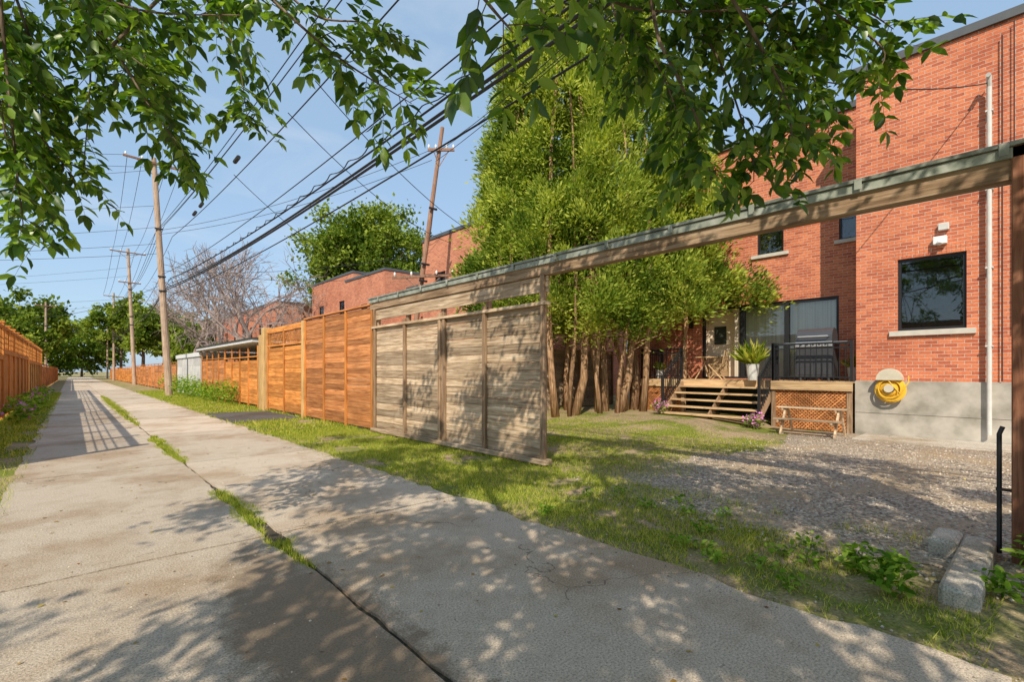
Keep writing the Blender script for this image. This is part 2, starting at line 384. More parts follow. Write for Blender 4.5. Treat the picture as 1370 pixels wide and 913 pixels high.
for a,b,w,nn in ((3.7,7.3,.26,8000),(9.2,13.8,.28,7000),(16.5,38,.42,14000)):
    grass(1.34-w/2,1.34+w/2,a,b,nn,.06,lambda x,y:(np.abs(x-1.34+.03*np.sin(y*5))<w/2*np.sin(np.pi*(y-a)/(b-a))**.5*(.5+.6*np.sin(y*3.1)**2)+.01),-.35)
grass(-1.6,-.5,3,46,30000,.08,None,-.3)
grass(5.4,5.6,.5,40,5000,.12,None,-.2)
P=np.concatenate(GP);L=np.concatenate(GL);n=len(P)
D=rng.normal(0,.55,(n,3)); D[:,2]=1; N=rdir(n)
leaves('grass',P,D,N,L,np.full(n,.006)+.012*(P[:,1]>12),['grass'],2)

def clump(name,spots,mat='weed',size=.06,flower=None,ff=.15):
    par=empty(name,(spots[0][0],spots[0][1],0))
    Ps=[];b=B()
    for (x,y,r,h,n) in spots:
        q=rng.normal(size=(n,3)); q/=np.linalg.norm(q,axis=1,keepdims=True); q*=rng.random((n,1))**.4
        Ps.append(np.stack([x+q[:,0]*r,y+q[:,1]*r,np.maximum(.03,h*.55+q[:,2]*h*.5)+gh(x,y)],-1))
        for j in range(max(3,n//40)):
            t=random.random()*6.28; rr=r*random.random()
            b.tube([(x,y,gh(x,y)),(x+rr*.5*math.cos(t),y+rr*.5*math.sin(t),h*.5),(x+rr*math.cos(t),y+rr*math.sin(t),h*.9)],[.006,.004,.002],4)
    P=np.concatenate(Ps);n=len(P); D=rdir(n); D[:,2]=D[:,2]*.5+.1; N=rng.normal(0,.4,(n,3));N[:,2]+=1
    b.build('stems',['weed'],par)
    s=size*(.6+.8*rng.random(n))
    leaves('leaves',P,D,N,s,s*.6,[mat],1,par)
    if flower:
        k=rng.random(n)<ff; P2=P[k]+rng.normal(0,.02,(k.sum(),3)); P2[:,2]+=.04
        m=len(P2); leaves('flowers',P2,rdir(m),rdir(m),np.full(m,size*.8),np.full(m,size*.7),[flower],1,par)
    return par
clump('weed_plant',[(4.05,.72,.16,.3,170),(4.35,.95,.12,.22,90),(4.55,.2,.12,.2,60)],size=.07)
clump('weed_plant',[(5.2,.0,.2,.35,160),(4.7,-.05,.22,.28,120)],size=.07)
clump('weed_plant',[(3.6+random.random()*1.7,1.2+random.random()*2.6,.12,.1,40) for i in range(16)],size=.045)
clump('weed_plant',[(5.05+.2*random.random(),24+i*.8,.45,.75+.4*random.random(),160) for i in range(14)],size=.11)
clump('garden_plant',[(-1.15+.15*random.random(),20+i*1.1,.4,.5+.35*random.random(),130) for i in range(15)],size=.12,flower='pink')
clump('weed_plant',[(4.9,33+i*2,.6,1.0+.5*random.random(),160) for i in range(5)],size=.14)
clump('flowering_plant',[(12.95,7.75,.25,.4,220)],size=.07,flower='pink',ff=.6)
clump('flowering_plant',[(12.8,5.0,.25,.38,220)],size=.07,flower='pink',ff=.6)

# ---------------------------------------------------------------- fences on the house side (x = 5.5)
FX=5.5
g=B()
z=.13
while z<2.5:
    for a,b in ((5.3,8.17),(8.17,11.08)):
        dz=random.uniform(-.004,.004)
        g.box(FX-.012+random.uniform(-.005,.005),FX+.012,a+.004,b-.004,z+dz,z+.146,0)
    z+=.152
for q in (9.55,8.17,8.02,6.75,5.30,10.98):
    g.box(FX-.07,FX-.018,q-.045,q+.045,.06,2.66 if q not in(5.30,10.98) else 3.0,1)
for q in (5.39,6.75,8.17,9.55,10.98): g.box(FX+.016,FX+.10,q-.045,q+.045,.06,3.0,1)
g.box(FX-.03,FX+.0,5.2,11.1,2.74,2.99,0)
g.box(FX-.1,FX+.05,5.2,11.1,.04,.125,0)
g.box(FX-.085,FX+.03,5.2,11.1,2.535,2.59,0)
g.build('wooden_sliding_gate',['woodG','woodGv'],bevel=.005)
bm=B()
bm.box(FX-.06,FX+.09,-.05,11.2,3.0,3.22,0)
bm.box(FX-.09,FX-.062,-.05,11.2,3.16,3.245,1)
bm.box(FX-.11,FX+.11,-.08,11.22,3.25,3.285,1)
for q in range(12): bm.box(FX-.12,FX-.113,q*.95+.2,q*.95+.26,3.18,3.28,1)
bm.build('gate_beam',['beam','galv'],bevel=.004)
po=B()
po.box(FX-.09,FX+.09,-.04,.19,-.1,3.25,0)
po.box(FX-.12,FX-.093,-.06,.10,.0,3.3,0)
po.box(FX-.05,FX+.12,-.32,-.06,0,3.05,0)
po.build('gate_post',['woodP'],bevel=.008)
sp=B()
sp.tube([(FX-.02,.26,.05),(FX-.02,.26,1.0),(FX-.02,.24,1.06)],.016,10,0); sp.box(FX-.04,FX,.19,.28,.55,.57,0)
sp.build('steel_gate_stop',['black'])
cb=B(); cb.box(4.15,5.6,.28,.48,-.1,.12); cb.box(5.2,5.62,.482,.66,-.1,.14)
cb.build('concrete_footing',['pad'],bevel=.025)

def fence(x,y0,y1,z0,z1,bh,posts=1.8,face=-1,cap=True,gap=.006,ptop=None):
    f=B(); z=z0
    nn=max(1,round((y1-y0)/posts)); ys=[y0+(y1-y0)*i/nn for i in range(nn+1)]
    while z+bh<=z1+.02:
        for a,b in zip(ys[:-1],ys[1:]):
            f.box(x-.012+random.uniform(-.005,.005),x+.012,a+.003,b-.003,z+gap,z+bh,0)
        z+=bh
    for q in ys:
        f.box(x-.055 if face<0 else x+.014,x-.014 if face<0 else x+.055,q-.045,q+.045,z0-.1,(ptop or z1)+.02,1)
    if cap: f.box(x-.07,x+.07,y0-.05,y1+.05,z1+.025,z1+.065,0)
    return f
fence(FX,11.15,15.75,.08,3.1,.15,1.53).build('wooden_fence',['woodB','woodOv'],bevel=.004)
def lattice(f,x,y0,y1,z0,z1,sp=.1,w=.03,t=.008,m=0):
    for sgn in (1,-1):
        c=(y0-z1 if sgn>0 else y0+z0)
        cend=(y1-z0 if sgn>0 else y1+z1)
        while c<cend:
            lo=max(z0,((y0-c) if sgn>0 else (c-y1))); hi=min(z1,((y1-c) if sgn>0 else (c-y0)))
            if hi-lo>.03:
                xx=x+(t*.6 if sgn>0 else -t*.6)
                f.bar((xx,c+sgn*lo,lo),(xx,c+sgn*hi,hi),w,t,m,up=(0,0,1))
            c+=sp*1.414
gt=fence(FX,15.95,19.7,.1,2.4,.15,1.88,cap=False,ptop=2.95)
lattice(gt,FX,15.95,19.7,2.42,2.9,.09,.03,.008,0)
gt.box(FX-.05,FX+.05,15.9,19.75,2.9,3.08,0); gt.box(FX-.06,FX+.03,15.9,19.75,2.40,2.46,0)
gt.build('wooden_gate',['woodO','woodOv'],bevel=.004)
c=B(); c.box(FX-.14,FX+.14,19.85,20.15,-.1,3.15); c.box(FX-.12,FX+.12,20.3,20.6,-.1,2.9); c.box(FX-.1,FX+.1,15.76,15.93,-.1,3.1); c.build('wooden_gate_post',['woodY'],bevel=.01)
f=fence(FX,21,26.6,.15,2.05,.15,1.4,cap=True,ptop=2.5)
f.build('wooden_fence',['woodO','woodOv'])
f=fence(FX+.05,26.8,32.4,.15,2.1,.15,1.4,cap=True,ptop=2.5); f.build('wooden_fence',['woodB','woodOv'])
f=B(); f.box(FX-.25,FX+3.5,20.95,32.5,2.66,2.78,1); f.box(FX-.3,FX+3.6,20.9,32.6,2.785,2.83,2)
f.box(FX+3.4,FX+3.5,21,32.5,0,2.65,2); f.build('carport_roof',['woodB','trim','dark'])
f=B(); 
for i in range(4): f.box(FX-.02,FX+.05,32.7+i*2.05,34.7+i*2.05,.05,2.35,0)
for i in range(4):
    for k in range(4): f.box(FX-.03,FX-.022,32.8+i*2.05,34.6+i*2.05,.15+k*.56,.62+k*.56,0)
f.box(FX-.1,FX+5,32.6,41,2.36,2.6,1); f.build('white_garage_door',['whitegr','trim'])
f=fence(FX,41.2,70,.1,2.1,.16,2.4); f.build('wooden_fence',['woodB','woodOv'])
f=fence(FX,70.2,120,.1,2.0,.2,3); f.build('wooden_fence',['woodO','woodOv'])
f=B(); z=.2
while z<2.2:
    for i in range(5): f.box(5.7+i*2,7.68+i*2,11.5,11.525,z,z+.142,0)
    z+=.148
for i in range(6): f.box(5.66+i*2,5.75+i*2,11.45,11.50,.1,2.3,1)
f.build('yard_fence',['woodG','woodGv'])
def leftfence(y0,y1,mats,name,zs=2.15):
    f=B(); x=-1.6; n=round((y1-y0)/1.9); 
    for i in range(n+1):
        q=y0+(y1-y0)*i/n; f.box(x-.06,x+.06,q-.06,q+.06,-.1,3.0,1); f.box(x-.08,x+.08,q-.08,q+.08,3.0,3.05,1)
    y=y0+.06
    while y<y1-.1:
        f.box(x-.012+random.uniform(-.003,.003),x+.012,y,y+.132,.1,zs,0); y+=.138
    f.box(x+.014,x+.055,y0,y1,.3,.39,1); f.box(x+.014,x+.055,y0,y1,zs-.1,zs,1); f.box(x-.05,x+.05,y0,y1,zs+.003,zs+.04,1)
    y=y0+.12
    while y<y1: f.box(x-.01,x+.01,y,y+.03,zs+.04,2.84,1); y+=.17
    for k in range(4): f.box(x-.02,x-.012,y0,y1,zs+.1+k*.17,zs+.13+k*.17,1)
    f.box(x-.05,x+.05,y0,y1,2.845,2.92,1)
    f.build(name,mats)
leftfence(10.2,21.6,['woodOv','woodOv'],'wooden_fence',1.95)
leftfence(21.8,33.2,['woodOv','woodOv'],'wooden_fence')
leftfence(33.6,48,['woodY','woodOv'],'wooden_fence',2.0)
f=fence(-1.7,48.2,110,.1,2.0,.2,3,face=1); f.build('wooden_fence',['woodB','woodOv'])

# ---------------------------------------------------------------- houses
def wall(b,x0,x1,y0,y1,z0,z1,ops,m=0):
    ysx=sorted({y0,y1,*[q for o in ops for q in o[:2]]}); zsx=sorted({z0,z1,*[q for o in ops for q in o[2:4]]})
    for a,c in zip(ysx[:-1],ysx[1:]):
        run=None
        for p,q in zip(zsx[:-1],zsx[1:]):
            ym,zm=(a+c)/2,(p+q)/2
            if any(o[0]<ym<o[1] and o[2]<zm<o[3] for o in ops):
                if run: b.box(x0,x1,a,c,run[0],run[1],m,.5); run=None
            else: run=(run[0],q) if run else (p,q)
        if run: b.box(x0,x1,a,c,run[0],run[1],m,.5)
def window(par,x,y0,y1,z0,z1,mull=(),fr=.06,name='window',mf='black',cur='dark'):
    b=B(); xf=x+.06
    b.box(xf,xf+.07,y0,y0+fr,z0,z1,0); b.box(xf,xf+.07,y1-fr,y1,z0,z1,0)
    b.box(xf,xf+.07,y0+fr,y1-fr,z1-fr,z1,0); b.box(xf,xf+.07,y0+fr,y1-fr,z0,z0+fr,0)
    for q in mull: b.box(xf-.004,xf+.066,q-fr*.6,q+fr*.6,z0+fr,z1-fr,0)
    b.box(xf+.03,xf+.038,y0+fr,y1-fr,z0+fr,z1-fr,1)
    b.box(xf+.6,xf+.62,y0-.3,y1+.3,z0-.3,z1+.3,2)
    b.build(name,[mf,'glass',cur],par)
def house(name,x,y0,y1,h,ops,depth=9,brick='brick',found=1.2):
    e=empty(name,(x,(y0+y1)/2,0)); b=B()
    wall(b,x,x+.25,y0,y1,found,h,ops)
    b.box(x+.25,x+depth,y0,y0+.25,0,h,0,.5); b.box(x+.25,x+depth,y1-.25,y1,0,h,0,.5); b.box(x+depth,x+depth+.25,y0,y1,0,h,0,.5)
    b.build('walls',[brick],e)
    b=B(); b.box(x-.03,x+.22,y0,y1,-.2,found-.003,0); b.build('foundation',['concfound'],e)
    b=B(); b.box(x+.2,x+depth,y0+.2,y1-.2,h-.3,h-.2,1)
    b.box(x-.05,x+.3,y0-.04,y1+.04,h+.003,h+.16,0); b.box(x+.3,x+depth+.3,y0-.04,y0+.3,h+.003,h+.16,0); b.box(x+.3,x+depth+.3,y1-.3,y1+.04,h+.003,h+.16,0)
    b.build('roof',['coping','roof'],e)
    s=B()
    for i,o in enumerate(ops):
        if o[4]=='w':
            window(e,x,o[0],o[1],o[2],o[3],name='window'); s.box(x-.07,x+.2,o[0]-.1,o[1]+.1,o[2]-.1,o[2]-.003,0)
    if s.V: s.build('window_sills',['sill'],e)
    return e
rowdef=[(14.0,16,22.6,8.4,'brick2'),(15.6,22.8,27,6.6,'brick2'),(14.2,27.2,33,7.7,'brick2'),(14.8,33.1,41,8.5,'brick2'),(14,48,58,7.9,'brick2'),(14.6,60,72,8.2,'brick'),(14,74,90,8,'brick2'),(15,93,120,9,'brick')]
for i,(x,a,b_,h,br) in enumerate(rowdef):
    ops=[]; n=max(1,int((b_-a)/3.2))
    for k in range(n):
        c=a+(k+.5)*(b_-a)/n
        ops+= [(c-.5,c+.5,2.3,3.8,'w'),(c-.5,c+.5,h-3.2,h-1.8,'w')]
    e=house('brick_house',x,a,b_,h,ops,brick=br)
    if i==1:
        q=B(); q.box(x-.05,x-.005,23.2,24.1,3.2,5.5,0); q.box(x-.056,x-.052,23.4,23.9,4.2,5.2,1); q.box(x-1.6,x-.06,22.9,26.8,3.0,3.15,0)
        for k in range(30): q.box(x-1.6,x-1.57,22.9+k*.13,22.93+k*.13,3.15,4.1,0)
        q.box(x-1.62,x-1.55,22.9,26.8,4.1,4.16,0); q.box(x-1.6,x-1.5,22.9,23.0,0,2.99,0); q.box(x-1.6,x-1.5,26.7,26.8,0,2.99,0)
        q.build('balcony_and_door',['white','dark'],e)
for (x,a,b_,h) in ((-26,60,85,7),(-24,95,130,8)):
    e=empty('brick_house',(x,a,0)); b=B(); b.box(x,x+10,a,b_,0,h,0,.5); b.box(x-.1,x+10.1,a-.1,b_+.1,h+.003,h+.2,1)
    for k in range(5):
        for zz in (2,5): b.box(x+10.003,x+10.05,a+2+k*4.5,a+3.2+k*4.5,zz,zz+1.4,2)
    b.build('walls',['brick','coping','glass'],e)

H=empty('brick_house',(14,3,0)); b=B()
wall(b,14,14.3,-9,3.1,1.27,8.6,[(1.15,2.31,2.42,4.05)])
b.box(14.3,15.6,2.85,3.1,0,8.6,0,.5)
wall(b,15.6,15.9,3.101,10.6,.2,8.6,[(3.85,7.76,1.27,3.58),(5.25,6.0,5.05,6.6),(3.4,3.85,5.1,6.6),(8.6,9.4,5.05,6.6)])
b.box(15.9,24,10.35,10.6,0,8.6,0,.5); b.box(24,24.3,-9,10.6,0,8.6,0,.5)
b.build('walls',['brick'],H)
b=B(); b.box(13.96,14.28,-9,3.12,-.2,1.267,0); b.box(13.945,13.962,-9,3.1,.52,.535,0); b.build('foundation',['concfound'],H,bevel=.008)
b=B(); b.box(13.93,14.35,-9,3.16,8.603,8.78,0); b.box(15.53,15.95,3.16,10.65,8.603,8.78,0); b.box(14.35,24,-9,3.1,8.3,8.4,1); b.box(15.9,24,3.1,10.5,8.3,8.4,1); b.build('roof',['coping','roof'],H)
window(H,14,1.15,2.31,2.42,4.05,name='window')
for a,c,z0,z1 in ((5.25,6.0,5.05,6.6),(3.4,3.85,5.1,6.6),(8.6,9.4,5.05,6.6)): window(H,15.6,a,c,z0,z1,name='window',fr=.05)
b=B(); b.box(13.93,14.1,1.0,2.45,2.30,2.417,0)
for a,c,z0 in ((5.1,6.15,5.05),(3.3,3.95,5.1),(8.5,9.5,5.05)): b.box(15.53,15.7,a,c,z0-.1,z0-.003,0)
b.build('window_sills',['sill'],H)
b=B()
for (x,a,c,z) in ((14,1.15,2.31,4.05),(15.6,3.85,7.76,3.58)):
    y=a-.05
    while y<c: b.box(x-.006,x+.1,y,y+.066,z+.003,z+.2,0); y+=.075
b.build('brick_lintels',['brick'],H)
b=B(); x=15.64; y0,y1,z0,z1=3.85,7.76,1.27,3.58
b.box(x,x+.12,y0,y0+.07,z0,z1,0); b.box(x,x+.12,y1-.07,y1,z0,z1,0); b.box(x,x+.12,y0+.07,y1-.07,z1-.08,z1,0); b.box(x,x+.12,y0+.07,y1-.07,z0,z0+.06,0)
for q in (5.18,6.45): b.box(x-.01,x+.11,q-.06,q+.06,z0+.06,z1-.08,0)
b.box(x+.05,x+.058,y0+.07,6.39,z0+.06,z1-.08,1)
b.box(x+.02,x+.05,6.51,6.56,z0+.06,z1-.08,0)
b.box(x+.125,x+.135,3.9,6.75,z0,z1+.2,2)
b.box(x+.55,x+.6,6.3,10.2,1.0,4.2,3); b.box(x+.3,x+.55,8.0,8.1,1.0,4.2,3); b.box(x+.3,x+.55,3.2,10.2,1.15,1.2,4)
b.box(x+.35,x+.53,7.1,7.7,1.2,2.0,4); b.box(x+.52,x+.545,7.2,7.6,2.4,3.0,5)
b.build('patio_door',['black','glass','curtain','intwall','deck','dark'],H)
b=B(); b.box(13.86,13.995,1.45,1.68,4.25,4.42,0); b.box(13.9,13.995,1.42,1.6,4.55,4.7,1); b.tube([(13.85,1.56,4.3),(13.8,1.56,4.24)],.05,10,0)
b.build('wall_vents',['white','pot'],H,bevel=.01)
b=B(); b.box(15.5,15.595,8.05,8.17,2.95,3.2,0); b.box(15.5,15.595,8.05,8.17,3.23,3.27,0); b.build('wall_sconce',['black'],H)
b=B(); yy=.80
b.tube([(13.85,yy,.2),(13.85,yy,7.3),(13.75,yy,7.5),(13.6,yy,7.45)],.04,10,0)
for zz in (2,3.6,5.2,6.8): b.box(13.82,13.99,yy-.06,yy+.06,zz,zz+.03,0)
b.tube([(13.93,.62,1.3),(13.93,.62,8.3)],.012,6,1); b.tube([(13.93,.45,2.3),(13.93,.45,8.5)],.01,6,1)
b.build('service_mast',['pot','wire'],H)
# hose reel: beige wall box with the hose coiled beneath
b=B(); cy,cz,x=2.42,1.2,13.80
for k in range(14):
    R=.12+.014*k+random.uniform(-.006,.006); xx=x-.06+.012*(k%7); oy,oz=random.uniform(-.01,.01),random.uniform(-.02,0)
    b.tube([(xx+.01*math.sin(t*.7+k),cy+oy+R*math.cos(t*math.pi/12)*(.92),cz-.1+oz+R*math.sin(t*math.pi/12)*.95) for t in range(25)],.014,6,0,cap=False)
b.tube([(x-.08,cy+.02,cz+.1),(x-.08,cy-.2,cz-.2),(x-.02,cy-.34,cz+.05),(x,cy-.34,cz+.2)],.013,6,0)
ring=[];m_=12
vs=[];
for xx in (x-.11,x+.15):
    for i in range(m_+1):
        t=math.pi*i/m_; vs.append((xx,cy+.24*math.cos(t),cz+.10+.26*math.sin(t)))
k=m_+1; b.add(vs,[tuple(range(k)),tuple(range(2*k-1,k-1,-1))]+[(i,i+k,(i+1)%k+k,(i+1)%k) for i in range(k)],1)
b.tube([(x-.13,cy,cz-.09),(x+.15,cy,cz-.09)],.09,16,1)
b.build('garden_hose_reel',['hose','beige'])

# deck
b=B()
def deckrect(x0,x1,y0,y1):
    x=x0
    while x<x1-.02: b.box(x,min(x+.135,x1),y0,y1,1.215,1.25,0); x+=.14
deckrect(13.8,14.0,3.12,4.95); deckrect(14.0,15.58,3.12,4.95); deckrect(14.2,15.58,4.953,9.2)
b.box(13.77,13.797,3.12,4.95,1.02,1.245,0); b.box(14.17,14.197,4.96,9.2,1.02,1.245,0)
ns=5
for i in range(ns):
    zt=1.25-(i+1)*.19; xx=14.17-(i+1)*.26
    if zt>.3-.02: b.box(xx,xx+.29,5.05,7.66,zt-.04,zt,0)
for q in (5.0,7.66): b.bar((14.2,q,1.1),(13.0,q,.2),.26,.04,1)
b.bar((14.2,6.3,1.05),(13.05,6.3,.22),.2,.04,1)
for q in (3.2,4.9): b.box(13.82,13.92,q-.05,q+.05,0,1.2,1)
for q in (9.1,7.7): b.box(14.22,14.32,q-.05,q+.05,.1,1.2,1)
b.box(15.3,15.34,3.2,9.2,.0,1.2,2)
lattice(b,13.85,3.15,4.9,.03,1.02,.06,.03,.008,3); lattice(b,14.22,7.75,9.15,.2,1.02,.06,.03,.008,3)
b.build('wooden_deck',['deck','woodGv','dark','woodB'])
def rail(b,p0,p1,h=.95,n=None):
    p0=Vector(p0);p1=Vector(p1);L=(p1-p0).length; n=n or int(L/.12)
    up=Vector((0,0,1))
    b.bar(p0+up*h,p1+up*h,.045,.045); b.bar(p0+up*.1,p1+up*.1,.03,.03); b.bar(p0+up*(h-.12),p1+up*(h-.12),.025,.025)
    for i in range(n+1):
        q=p0+(p1-p0)*i/n; w=.03 if i in(0,n) else .008
        b.box(q.x-w,q.x+w,q.y-w,q.y+w,q.z,q.z+h+(.05 if i in (0,n) else 0))
b=B(); rail(b,(13.84,3.15,1.25),(13.84,4.9,1.25)); rail(b,(13.84,4.92,1.25),(14.18,4.92,1.25),n=3)
rail(b,(14.2,4.97,1.25),(13.05,4.97,.38)); rail(b,(14.2,7.72,1.25),(13.05,7.72,.38)); rail(b,(14.22,7.74,1.25),(14.22,9.15,1.25)); rail(b,(14.24,9.17,1.25),(15.5,9.17,1.25))
b.build('metal_railing',['black'])
b=B(); x,y,z=14.4,4.05,1.25
b.box(x-.25,x+.25,y-.42,y+.42,z+.1,z+.86,0); b.box(x-.262,x-.252,y-.39,y-.01,z+.16,z+.80,0); b.box(x-.262,x-.252,y+.01,y+.39,z+.16,z+.80,0)
b.box(x-.28,x-.263,y-.42,y+.42,z+.88,z+1.01,1); b.box(x-.25,x+.25,y-.42,y+.42,z+.863,z+.98,0)
b.box(x-.23,x+.2,y-.72,y-.43,z+.95,z+1.0,1); b.box(x-.23,x+.2,y+.43,y+.72,z+.95,z+1.0,1)
vs=[];n=8
for yy in (y-.41,y+.41):
    for i in range(n+1):
        t=math.pi*i/n; vs.append((x-.26*math.cos(t),yy,z+.985+.38*math.sin(t)**.7))
k=n+1; b.add(vs,[tuple(range(k)),tuple(range(2*k-1,k-1,-1))]+[(i,i+k,i+k+1,i+1) for i in range(n)],0)
b.tube([(x-.35,y-.34,z+1.14),(x-.35,y+.34,z+1.14)],.022,8,1)
for q in (-.34,.34): b.tube([(x-.35,y+q,z+1.14),(x-.22,y+q,z+1.14)],.012,6,1)
for q in (-.28,-.14,0,.14,.28): b.tube([(x-.30,y+q,z+.945),(x-.28,y+q,z+.945)],.025,10,0)
for q in (-.32,.32): 
    for p in (-.2,.2): b.tube([(x+p,y+q,z),(x+p,y+q,z+.1)],.035,8,0)
b.build('barbecue_grill',['grill','steel'],bevel=.006)
def planter(x,y,z,h,r,name,sz=.3,n=90):
    e=empty(name,(x,y,z)); b=B(); b.tube([(x,y,z),(x,y,z+h*.9),(x,y,z+h),],[r*.7,r,r*1.05],14,0); b.build('pot',['pot'],e)
    P=np.tile([[x,y,z+h]],(n,1))+rng.normal(0,r*.3,(n,3))*[1,1,.2]; D=rng.normal(0,.6,(n,3)); D[:,2]=np.abs(D[:,2])+.5
    leaves('leaves',P,D,rdir(n),sz*(.6+.6*rng.random(n)),np.full(n,.05),['grass'],1,e)
planter(14.0,5.5,1.25,.45,.17,'potted_plant',.65,170); planter(14.9,3.35,1.25,.35,.15,'potted_plant',.35,60); planter(14.9,8.9,1.25,.3,.15,'potted_plant',.3,60)
b=B(); x,y,z=14.95,7.35,1.25
b.tube([(x,y,z+.68),(x,y,z+.71)],.32,18,0)
for t in (0,2.1,4.2): b.bar((x+.28*math.cos(t),y+.28*math.sin(t),z),(x-.1*math.cos(t),y-.1*math.sin(t),z+.68),.03,.03,0)
b.build('patio_table',['deck'])
def chair(x,y,z,ang):
    b=B(); R=Matrix.Rotation(ang,3,'Z'); o=Vector((x,y,z))
    P=lambda a,c,d:o+R@Vector((a,c,d))
    for sx in(-.2,.2):
        b.bar(P(sx,-.2,0),P(sx,.2,.45),.03,.02); b.bar(P(sx*.9,.2,0),P(sx*.9,-.2,.45),.03,.02); b.bar(P(sx,-.2,.45),P(sx,-.28,.88),.03,.02)
    for i in range(6): b.bar(P(-.21,-.19+i*.075,.46),P(.21,-.19+i*.075,.46),.012,.055,up=(0,0,1))
    for i in range(3): b.bar(P(-.21,-.23-i*.02,.62+i*.1),P(.21,-.23-i*.02,.62+i*.1),.06,.012)
    b.build('patio_chair',['deck'])
chair(14.75,6.85,1.25,math.radians(10)); chair(14.9,8.1,1.25,math.radians(160))
b=B(); x0,y0,y1=12.65,3.0,4.4
for i in range(3): b.box(x0+i*.13,x0+.12+i*.13,y0,y1,.62,.65,0)
for i in range(2): b.box(x0-.3+i*.12,x0-.19+i*.12,y0,y1,.36,.39,0)
for q in (y0+.15,y1-.15):
    b.bar((x0-.25,q,0),(x0+.12,q,.61),.07,.04,1); b.bar((x0+.6,q,0),(x0+.26,q,.61),.07,.04,1); b.box(x0-.32,x0+.45,q+.02,q+.055,.30,.355,1); b.box(x0-.0,x0+.38,q+.02,q+.055,.56,.615,1)
b.build('garden_bench',['woodG','woodG'],bevel=.004)

# ---------------------------------------------------------------- trees
def crown(name,centers,sig,nper,ls,lw,mat,par,tmpl=0,droop=0,reject=None):
    Ps=[];Rs=[]
    for c,s in centers:
        n=int(nper*(.6+.8*random.random())); q=rng.normal(0,1,(n,3))*np.array(s)*.55; Ps.append(np.array(c)+q)
        sh=random.random()*.5; Rs.append(sh+.5*rng.random(n))
    P=np.concatenate(Ps);R=np.concatenate(Rs)
    if reject is not None: k=~reject(P); P,R=P[k],R[k]
    n=len(P); D=rdir(n); D[:,2]-=droop; N=rdir(n); N[:,2]=np.abs(N[:,2])+.5
    s=ls*(.6+.8*rng.random(n))
    return leaves(name,P,D,N,s,s*lw,[mat],tmpl,par,R)
def decid(name,x,y,h,r,mat='leafT',nc=130,nper=110,ls=.35,base=.35,trunk=.3,bark='bark'):
    e=empty(name,(x,y,0)); b=B()
    b.tube([(x,y,-.1),(x+.1,y,h*.3),(x-.1,y+.1,h*.6),(x,y,h*.85)],[trunk,trunk*.75,trunk*.4,.05],10)
    cs=[]
    for i in range(nc):
        d=rdir(1)[0]; rr=random.random()**.33
        zc=h*(base+1)/2; c=np.array([x,y,zc])+d*rr*np.array([r,r,h*(1-base)/2])*(1+.18*math.sin(d[0]*5+i))
        s=r*random.uniform(.12,.24); cs.append((c,(s,s,s*.8)))
        if i%3==0:
            p=Vector((x,y,h*random.uniform(.28,.6))); cc=Vector(c); b.tube([p,(p+cc)/2+Vector((0,0,-.2)),cc],[trunk*.3,trunk*.15,.02],5)
    b.build('trunk',[bark],e,smooth=True); crown('foliage',cs,0,nper,ls,.7,mat,e)
    return e
decid('maple_tree',21.2,43,16.6,6.3,nc=230,nper=150,ls=.33)
decid('maple_tree',9,78,10,4,nc=60,nper=90,ls=.5); decid('maple_tree',8.5,98,13,5,nc=70,nper=90,ls=.6); decid('maple_tree',-6,118,14,6,nc=70,nper=90,ls=.7)
decid('maple_tree',7.5,128,15,6,nc=70,nper=90,ls=.7); decid('maple_tree',9.5,61,7,3,nc=60,nper=90,ls=.35,base=.2); decid('maple_tree',-5,84,8,3.4,nc=60,nper=90,ls=.45,base=.2)
decid('maple_tree',2,172,14,9,nc=80,nper=90,ls=.9,base=.1); decid('maple_tree',30,70,13,6,nc=70,nper=90,ls=.6); decid('maple_tree',-14,160,13,8,nc=80,nper=90,ls=.9,base=.1); decid('maple_tree',-34,190,13,10,nc=80,nper=90,ls=.9,base=.1)
def bare(x,y,h,name='bare_tree'):
    b=B()
    def grow(p,d,L,r,dep):
        q=p+d*L; mid=(p+q)/2+Vector([random.uniform(-.06,.06)*L for _ in range(3)])
        b.tube([p,mid,q],[r,r*.85,r*.65],5 if dep>2 else 3,0,cap=False)
        if dep==0: return
        for k in range(3 if dep>1 else 4):
            nd=(d+Vector([random.gauss(0,.5) for _ in range(3)])+Vector((0,0,.08))).normalized()
            grow(q if k<2 else mid,nd,L*random.uniform(.65,.85),max(r*.6,.014),dep-1)
    grow(Vector((x,y,0)),Vector((0,0,1)),h*.26,h*.018,6)
    b.build(name,['greybark'])
bare(8.6,34.5,11.5); bare(9.2,40,12.5); bare(9.2,46,13); bare(8.5,53,13)
